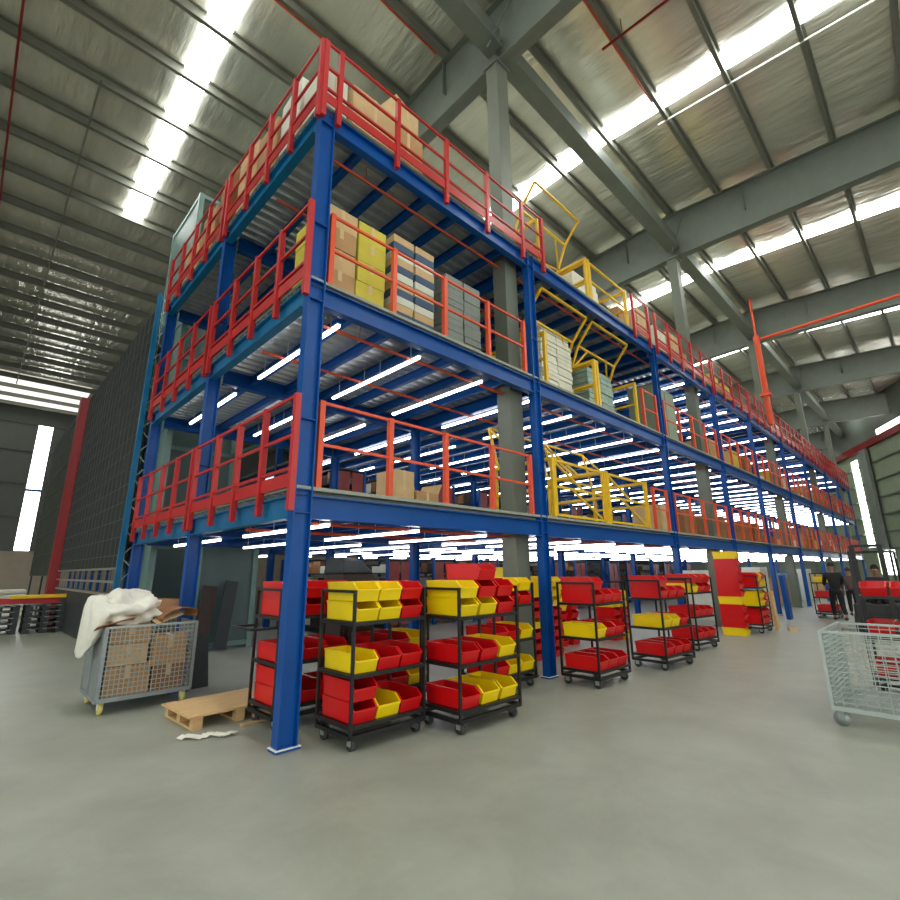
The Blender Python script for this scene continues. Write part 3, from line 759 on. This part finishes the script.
def trolley(x, y, rz, who, rows, W_=.92, D_=.62, zs=(.235,.68,1.165), H_=1.47, handle=False):
    t = thing('shelf_trolley','black tubular shelf trolley %s' % who,'trolley',(x,y,0),rz,'black bin trolleys')
    bl = MT['black']; s = .028
    for (px,py) in ((0,0),(W_,0),(0,D_),(W_,D_)): MB().bar((px,py,.13),(px,py,H_),s,s).build('post',bl,t)
    for px in (0,W_): MB().bar((px,0,H_-.014),(px,D_,H_-.014),s,s).build('top_bar',bl,t)
    for zz in zs:
        b = MB().box((0,0,zz-.035),(W_,D_,zz-.03))
        for (p,q) in (((0,0),(W_,0)),((0,D_),(W_,D_)),((0,0),(0,D_)),((W_,0),(W_,D_))): b.bar((*p,zz-.018),(*q,zz-.018),.03,.036)
        b.box((.014,.014,zz-.03),(W_-.014,D_-.014,zz)); b.build('shelf',bl,t)
    b = MB()
    for (p,q) in (((0,0),(W_,0)),((0,D_),(W_,D_)),((0,0),(0,D_)),((W_,0),(W_,D_))): b.bar((*p,.135),(*q,.135),.04,.04)
    b.build('base_frame',bl,t)
    for (px,py) in ((.06,.05),(W_-.06,.05),(.06,D_-.08),(W_-.06,D_-.08)): caster(t,px,py,.125,.058)
    if handle: MB().bar((0,.05,1.05),(-.28,.05,1.05),s).bar((-.28,.05,1.05),(-.28,D_-.05,1.05),s).bar((-.28,D_-.05,1.05),(0,D_-.05,1.05),s).build('handle',bl,t)
    R = Matrix.Rotation(rz,3,'Z'); o0 = Vector((x,y,0))
    sh = ['bottom','middle','top']
    for si, layers in enumerate(rows):
        for li, seq in enumerate(layers):
            n = 3; pitch = (W_-.04)/n
            for i, c in enumerate(seq):
                if c == ' ': continue
                p = o0+R@Vector((.02+pitch*(i+.5), .005+.0*li, zs[si]+BH*li))
                sbin(c,*p,rz,'%s bin on the %s shelf, %s%s, trolley %s' % (CN[c], sh[si], ('left','middle','right')[i], '' if len(layers) == 1 else (' '+('lower','upper','topmost')[li]), who),'open-front bins on trolleys')
    return t
trolley(.47,-.5,0,'right of the corner column',[['RYR','R  '],['YRR'],['YYR','YYR']])
trolley(1.54,-.9,0,'second from the corner column',[['RYY'],['RRY'],['YYR','YRR',' R ']],W_=1.0)
trolley(.24,.62,0,'behind the corner column',[['RRR','R  '],['RRR'],['RRR','RRR']],handle=True)
trolley(3.02,-.12,0,'before the near gray column',[['RYY'],['RRY'],['YRR','RYY']])
trolley(4.34,-.93,0,'right of the second blue column',[['RRR'],['YRR'],['RRR','R  ']],W_=.92)
trolley(6.25,-1.1,-.08,'left of the half-hidden trolley',[['RRR'],['YYR'],['RRR','R  ']],W_=1.0)
trolley(8.7,-.75,-.1,'half hidden before the tall stack',[['RRR'],['RRR'],['YRR','RRR']])
trolley(18.75,-1.72,0,'pushed by the person in black',[['RRR'],['RRR'],['YRR']])
trolley(12.75,-.95,0,'right of the tall bin stack',[['RRR','RRR'],['YYR','YYR'],['RYY','RYR']])
trolley(6.55,-3.72,-PI/2,'behind the empty wire cage',[['RRR'],['RRR'],['RRR']],W_=1.0,D_=.6,zs=(.25,.75,1.27),H_=1.78)
trolley(1.35,.42,0,'behind the second trolley',[['RRY'],['RRY'],['RRR']],zs=(.235,.68,1.1),H_=1.3)
# loose stacks of bins
def bin_stack(x, y, seq, where, rz=0.):
    for k, c in enumerate(seq):
        sbin(c,x,y,BH*k+.002,rz,'%s bin, %s from the floor, stack %s' % (CN[c],ORD[k],where),'stacked bins on the floor')
bin_stack(12.02,-.8,'YRRRYRRRRRY','standing left of the bin trolley')
for i,(x,y,seq) in enumerate(((4.95,1.0,'RRYRRYRRY'),(5.3,1.0,'RYRRYRRY'),(5.65,1.0,'RRRYRRY'),(5.98,1.0,'RRYRRRYY'),(6.3,1.0,'RRRRRYYY'),(6.75,1.6,'RYRRRYYY'),(7.08,1.6,'RRYRRRR'),(7.42,1.6,'RRRRYYY'),(7.9,1.6,'RRRRRYY'),(9.2,1.2,'RRRRYR'),(9.6,1.2,'YRRRYY'))):
    bin_stack(x,y,seq,'behind the floor trolleys, %s stack from the left' % ORD[i])
# dark crate stack behind the first trolley
t = thing('dark_crate','dark brown crate with a crumpled cover standing behind the first trolley','crate',(1.75,1.6,0))
bevel(MB().box((-.27,-.25,0),(.27,.25,1.62)).build('body',MT['crate'],t),.02)
b = MB(); b.hexa([(-.29,-.27,1.62),(.29,-.27,1.62),(.29,.27,1.62),(-.29,.27,1.62),(-.27,-.2,1.86),(.05,-.2,1.84),(.05,.2,1.84),(-.27,.2,1.86)])
bevel(b.build('cover',MT['dark'],t),.04,3)
# wooden frame board leaning by the bin trolley and the blue beam
o = MB().obox((0,0,.52),(.22,.08,1.02),Matrix.Rotation(-.12,3,'Y')).build('leaning_board',MT['wood']); o.location = (13.82,-1.0,0)
tag(o,'pale wooden board leaning on the right end of the bin trolley','board')
sheet('wood_block',(14.1,-1.3,.03),(.5,.2,.06),(0,0,.3),'wood','pale wooden block on the floor at the foot of the leaning board','wood block')
o = MB().obox((0,0,.72),(.4,.12,1.44),Matrix.Rotation(-.13,3,'Y')).build('blue_post',MT['blue']); o.location = (17.5,-.55,0)
tag(o,'short blue post leaning beside the lit doorway, left of the person in black','post')
# bright goods under the far bays
for i,(x,y,m,s,nm) in enumerate(((20.5,1.4,'iblue',(1.2,.9,1.5),'pale blue'),(22.0,1.5,'cwhite',(1.1,.9,1.7),'white'),(25.5,1.4,'card',(1.2,.9,1.2),'tan'),(27.2,1.4,'iblue',(1.1,.9,1.4),'pale blue'),(30.5,1.4,'cwhite',(1.2,.9,1.6),'white'),(33,1.2,'cardl',(1.2,.9,1.3),'light brown'),(16.2,1.6,'cwhite',(1.2,.9,1.6),'white'),(37,1.0,'card',(1.3,.9,1.3),'tan'))):
    carton(x,y,0,*s,MT[m],'%s tall carton on the floor under the far bays, %s in the list along the aisle' % (nm,ORD[i]) if False else '%s tall carton on the ground floor behind the front columns about the %s bay' % (nm,ORD[min(8,sum(1 for c in CX if c < x)-1)]),'cartons on the ground floor of the far bays',tape=False)

# ================================================================== RIGHT SIDE
# empty galvanised wire cage
t = thing('wire_cage','empty galvanised wire cage on casters at the right edge','cage',(4.6,-4.85,0))
GX, GY, A0, A1 = 1.2, 1.3, .2, .96
for (x,y) in ((0,0),(GX,0),(0,GY),(GX,GY)): MB().bar((x,y,A0-.04),(x,y,A1),.035,.035).build('corner_post',MT['galv'],t)
for nm, A, u, nu, nv in (('end_mesh',(0,0,A0),(0,GY,0),13,15),('end_mesh',(GX,0,A0),(0,GY,0),13,15),('long_mesh',(0,0,A0),(GX,0,0),24,15),('long_mesh',(0,GY,A0),(GX,0,0),24,15)):
    b = MB(); wire_panel(b,A,u,(0,0,A1-A0),nu,nv,.009); b.build(nm,MT['galv'],t)
b = MB()
for i in range(25): b.bar((GX*i/24,0,A0),(GX*i/24,GY,A0),.006)
for j in range(14): b.bar((0,GY*j/13,A0),(GX,GY*j/13,A0),.006)
for (p,q) in (((0,0),(GX,0)),((0,GY),(GX,GY)),((0,0),(0,GY)),((GX,0),(GX,GY))): b.bar((*p,A0-.02),(*q,A0-.02),.04,.04)
b.build('base_grid',MT['galv'],t)
for (x,y) in ((.08,GY-.07),(.08,.07),(GX-.08,GY-.07),(GX-.08,.07)): caster(t,x,y,A0-.04,.075,'galv','galvs')
# forklift with its driver
t = thing('forklift','dark forklift with raised mast far right behind the wire cage','forklift',(14.0,-3.2,0))
for y in (-.28,.28): MB().box((-.05,y-.05,.05),(.06,y+.05,2.2)).build('mast_rail',MT['black'],t)
b = MB()
for zz in (.4,1.2,2.15): b.box((-.03,-.28,zz),(.03,.28,zz+.07))
b.build('mast_bar',MT['black'],t)
for y in (-.2,.2): MB().box((-1.05,y-.05,.05),(-.05,y+.05,.09)).build('fork',MT['black'],t)
bevel(MB().box((.15,-.5,.2),(2.1,.5,.75)).box((1.35,-.48,.75),(2.1,.48,1.05)).build('chassis',MT['pblack'],t),.04)
b = MB()
for y in (-.42,.42): b.bar((.35,y,.75),(.5,y,2.05),.05); b.bar((1.7,y,1.05),(1.55,y,2.05),.05); b.bar((.5,y,2.05),(1.55,y,2.05),.05)
for k in range(5): b.bar((.5+k*.26,-.42,2.05),(.5+k*.26,.42,2.05),.035)
b.build('overhead_guard',MT['black'],t)
bevel(MB().box((.85,-.25,.75),(1.35,.25,.9)).box((1.25,-.25,.9),(1.36,.25,1.3)).build('seat',MT['black'],t),.03)
for x in (.35,1.75):
    for y in (-.5,.38): smooth(MB().tube((x,y,.26),(x,y+.14,.26),.26,18).build('wheel',MT['rubber'],t))
MB().bar((.45,0,.75),(.62,0,1.12),.05).tube((.6,0,1.1),(.62,0,1.14),.16,14).build('steering_wheel',MT['black'],t)
# orange pipe stand and pipe at the third girder
o = MB().tube((21.7,-.2,7.7),(21.7,-.2,11.9),.12,10).tube((21.7,-.2,11.9),(21.7,-.2,13.8),.05,8).box((21.5,-.4,9.0),(21.9,.0,9.12)).build('orange_pipe',MT['orange'])
tag(o,'upright orange pipe standing on the top deck near the third building column','pipe')
o = MB().tube((21.7,-.34,11.7),(22.6,-9,12.3),.07,8).build('orange_pipe',MT['orange'])
tag(o,'long orange pipe running level from the upright orange pipe to the right','pipe')
for i,(y0,y1,x) in enumerate(((2,22,-3.45),(8,31,-1.9))):
    b = MB()
    b.bar((x,y0,roof_z(y0)-.36),(x,y1,roof_z(y1)-.36),.05,.05)
    for k in range(3): yy = y0+1+k*(y1-y0-2)/2; b.bar((x,yy,roof_z(yy)-.36),(x,yy,roof_z(yy)-.05),.015)
    tag(b.build('sprinkler_pipe',MT['dred'] if i == 0 else MT['purlin']),'%s pipe under the left roof slope, %s' % (('dark red','dark gray')[i],('nearer the left edge','nearer the skylight')[i]),'pipe','roof pipes')
for i,(y,xa,xb) in enumerate(((.3+PUR*1-.0,-2.6,3.9),(.3+PUR*2,-2.6,6.0),(.3-PUR*1,5.4,9.0))):
    zz = roof_z(y)-.32
    o = MB().tube((xa,y+.1,zz),(xb,y+.1,zz),.028,6).tube((xa+.4,y+.1,zz),(xa+.4,y+.1,zz+.3),.01,5).tube((xb-.4,y+.1,zz),(xb-.4,y+.1,zz+.3),.01,5).build('roof_conduit',MT['conduit'])
    tag(o,'orange conduit clipped under a roof purlin, %s' % ('first left of the ridge','second left of the ridge','right of the ridge')[i],'conduit','roof conduits')

o = MB().tube((9.85,-1.0,roof_z(-1)-.3),(9.95,-7,roof_z(-7)-.3),.025,6).build('roof_conduit',MT['white'])
tag(o,'pale conduit running beside the nearest skylight right of the ridge','conduit','roof conduits')
for i,(x,y0,y1) in enumerate(((15.9,-1.6,-7.5),(6.6,-1.0,-3.2))):
    o = MB().tube((x,y0,roof_z(y0)-.55),(x,y1,roof_z(y1)-.55),.035,6).tube((x,y0-.5,roof_z(y0)-.55),(x,y0-.5,roof_z(y0)-.1),.01,5).tube((x,y1+.5,roof_z(y1)-.55),(x,y1+.5,roof_z(y1)-.1),.01,5).build('sprinkler_pipe',MT['dred'])
    tag(o,'dark red pipe hung under the right roof slope, %s' % ('beyond the second girder','close to the first girder')[i],'pipe','roof pipes')
# ================================================================== PEOPLE
def skinned(name, verts, edges, radii, m, parent=None, sub=1):
    me = bpy.data.meshes.new(name); me.from_pydata(verts, edges, []); me.materials.append(m)
    o = link(name, me, parent)
    sk = o.modifiers.new('skin','SKIN'); sk.use_smooth_shade = True
    for i, r in enumerate(radii):
        v = me.skin_vertices[0].data[i]; v.radius = r if isinstance(r, tuple) else (r, r)
    me.skin_vertices[0].data[0].use_root = True
    sb = o.modifiers.new('sub','SUBSURF'); sb.levels = sub; sb.render_levels = sub
    return o
def person(name_label, x, y, z, rz, J, shirt, trousers, shoe='black', h=1.0):
    """J: joint dict in local metres facing +Y"""
    t = thing('person', name_label, 'person', (x,y,z), rz)
    t.scale = (h,h,h)
    V, E, Rr = [], [], []
    ix = {}
    def add(n, p, r, par=None):
        ix[n] = len(V); V.append(tuple(p)); Rr.append(r)
        if par: E.append((ix[par], ix[n]))
    L = lambda a, b_, f: tuple(Vector(a).lerp(Vector(b_), f))
    add('pel', J['pel'], (.1,.07)); add('waist', L(J['pel'],J['neck'],.33), (.1,.07),'pel'); add('chest', L(J['pel'],J['neck'],.75), (.12,.075),'waist')
    add('neck', J['neck'], .055,'chest'); add('jaw', L(J['neck'],J['head'],.5), .068,'neck'); add('head', J['head'], (.078,.096),'jaw')
    add('crown', tuple(Vector(J['head'])+Vector((0,0,.085))), .06,'head')
    nose = Vector(J['head'])+Vector((0,.1,-.015)); add('nose', nose, .016,'head')
    for s, k in ((-1,'l'),(1,'r')):
        add('ear'+k, tuple(Vector(J['head'])+Vector((s*.088,0,0))), .02,'head')
        add('sh'+k, J['sh'+k], .052,'chest'); add('el'+k, J['el'+k], .045,'sh'+k); add('wr'+k, J['wr'+k], .03,'el'+k)
        d = (Vector(J['wr'+k])-Vector(J['el'+k])).normalized(); side = Vector((s,0,0)); side = (side-d*side.dot(d)).normalized()
        palm = Vector(J['wr'+k])+d*.07; add('pa'+k, palm, (.036,.02),'wr'+k)
        for f in range(4):
            a = palm+d*.035+side*(.024-.016*f); ln = (.055,.07,.075,.06)[f]
            add('f%d%s' % (f,k), a+d*ln*.5, .009,'pa'+k); add('g%d%s' % (f,k), a+d*ln+Vector((0,.02,-.01)), .008,'f%d%s' % (f,k))
        tb = Vector(J['wr'+k])+d*.03-side*.05; add('th'+k, tb, .011,'wr'+k); add('tt'+k, tb+d*.04, .009,'th'+k)
        add('hip'+k, J['hip'+k], .08,'pel'); add('kn'+k, J['kn'+k], .06,'hip'+k); add('an'+k, J['an'+k], .042,'kn'+k)
        add('to'+k, J['to'+k], .038,'an'+k)
    skinned('body', V, E, Rr, MT['skin'], t)
    g = lambda n: V[ix[n]]
    vv = [L(J['pel'],J['neck'],-.12),g('waist'),g('chest'),L(g('chest'),g('neck'),.75)]; ee = [(0,1),(1,2),(2,3)]; rr = [(.185,.155),(.155,.13),(.19,.145),.078]
    for k in 'lr':
        n = len(vv); vv += [g('sh'+k), g('el'+k), L(g('el'+k),g('wr'+k),.8)]; ee += [(2,n),(n,n+1),(n+1,n+2)]; rr += [.08,.062,.046]
    skinned('shirt', vv, ee, rr, MT[shirt], t)
    vv = [g('pel'), L(J['pel'],J['neck'],.16)]; ee = [(0,1)]; rr = [(.175,.14),(.165,.135)]
    for k in 'lr':
        n = len(vv); vv += [g('hip'+k), g('kn'+k), L(g('kn'+k),g('an'+k),.9)]; ee += [(0,n),(n,n+1),(n+1,n+2)]; rr += [.11,.078,.062]
    skinned('trousers', vv, ee, rr, MT[trousers], t)
    hd = Vector(J['head'])
    hb = MB(); nu, nv = 14, 9
    for j in range(nv+1):
        for i in range(nu):
            ph, th = PI*.62*j/nv, 2*PI*i/nu
            hb.v.append(tuple(hd+Vector((.094*math.sin(ph)*math.cos(th), -.02+.108*math.sin(ph)*math.sin(th)-.03*max(0, j/nv-.5), .045+.105*math.cos(ph)))))
    for j in range(nv):
        for i in range(nu): hb.face([j*nu+i, (j+1)*nu+i, (j+1)*nu+(i+1)%nu, j*nu+(i+1)%nu])
    smooth(hb.build('hair', MT['hair'], t))
    for k in 'lr':
        a, b_ = Vector(g('an'+k)), Vector(g('to'+k))
        skinned('shoe', [Vector((a.x,a.y-.03,max(a.z-.05,b_.z))), L(a,b_,.5), b_+Vector((0,.03,0))], [(0,1),(1,2)], [.052,.05,.042], MT[shoe], t)
    for s in (-1,1):
        MB().obox(hd+Vector((s*.033,.088,.012)),(.022,.012,.012),Matrix.Identity(3)).build('eye',MT['white'],t)
    MB().obox(hd+Vector((0,.086,-.055)),(.045,.012,.01),Matrix.Identity(3)).build('mouth',MT['rpanel'],t)
    return t
WALK = dict(pel=(0,0,.95),neck=(0,.06,1.48),head=(0,.09,1.64),shl=(-.19,.04,1.4),shr=(.19,.04,1.4),ell=(-.24,.14,1.14),elr=(.24,.14,1.14),
    wrl=(-.2,.38,1.06),wrr=(.2,.38,1.06),hipl=(-.09,0,.9),hipr=(.09,0,.9),knl=(-.1,.2,.5),knr=(.1,-.02,.49),anl=(-.1,.2,.09),anr=(.1,-.3,.13),
    tol=(-.1,.33,.04),tor=(.1,-.18,.05))
STAND = dict(pel=(0,0,.95),neck=(0,.0,1.48),head=(0,.03,1.64),shl=(-.19,0,1.4),shr=(.19,0,1.4),ell=(-.25,.0,1.13),elr=(.25,.02,1.13),
    wrl=(-.24,.12,.9),wrr=(.23,.16,.92),hipl=(-.09,0,.9),hipr=(.09,0,.9),knl=(-.1,.05,.5),knr=(.1,.03,.5),anl=(-.11,0,.09),anr=(.11,-.02,.09),
    tol=(-.12,.14,.04),tor=(.12,.12,.04))
SIT = dict(pel=(0,0,.12),neck=(0,.06,.64),head=(0,.1,.8),shl=(-.19,.04,.56),shr=(.19,.04,.56),ell=(-.24,.14,.32),elr=(.24,.14,.32),
    wrl=(-.12,.36,.3),wrr=(.12,.36,.3),hipl=(-.09,.02,.1),hipr=(.09,.02,.1),knl=(-.12,.45,.12),knr=(.12,.45,.12),anl=(-.12,.5,-.1),anr=(.12,.5,-.1),
    tol=(-.12,.6,-.13),tor=(.12,.6,-.13))
person('person in black clothes seen from behind, pushing a trolley of red bins',18.0,-1.85,0,-1.25,WALK,'cloth','cloth',h=1.03)
person('person in a brown top walking just right of the person in black',20.4,-1.95,0,-1.3,STAND,'clothb','cloth',h=.93)
person('seated person in dark clothes driving the forklift',15.05,-3.2,.78,PI/2,SIT,'clothn','cloth')
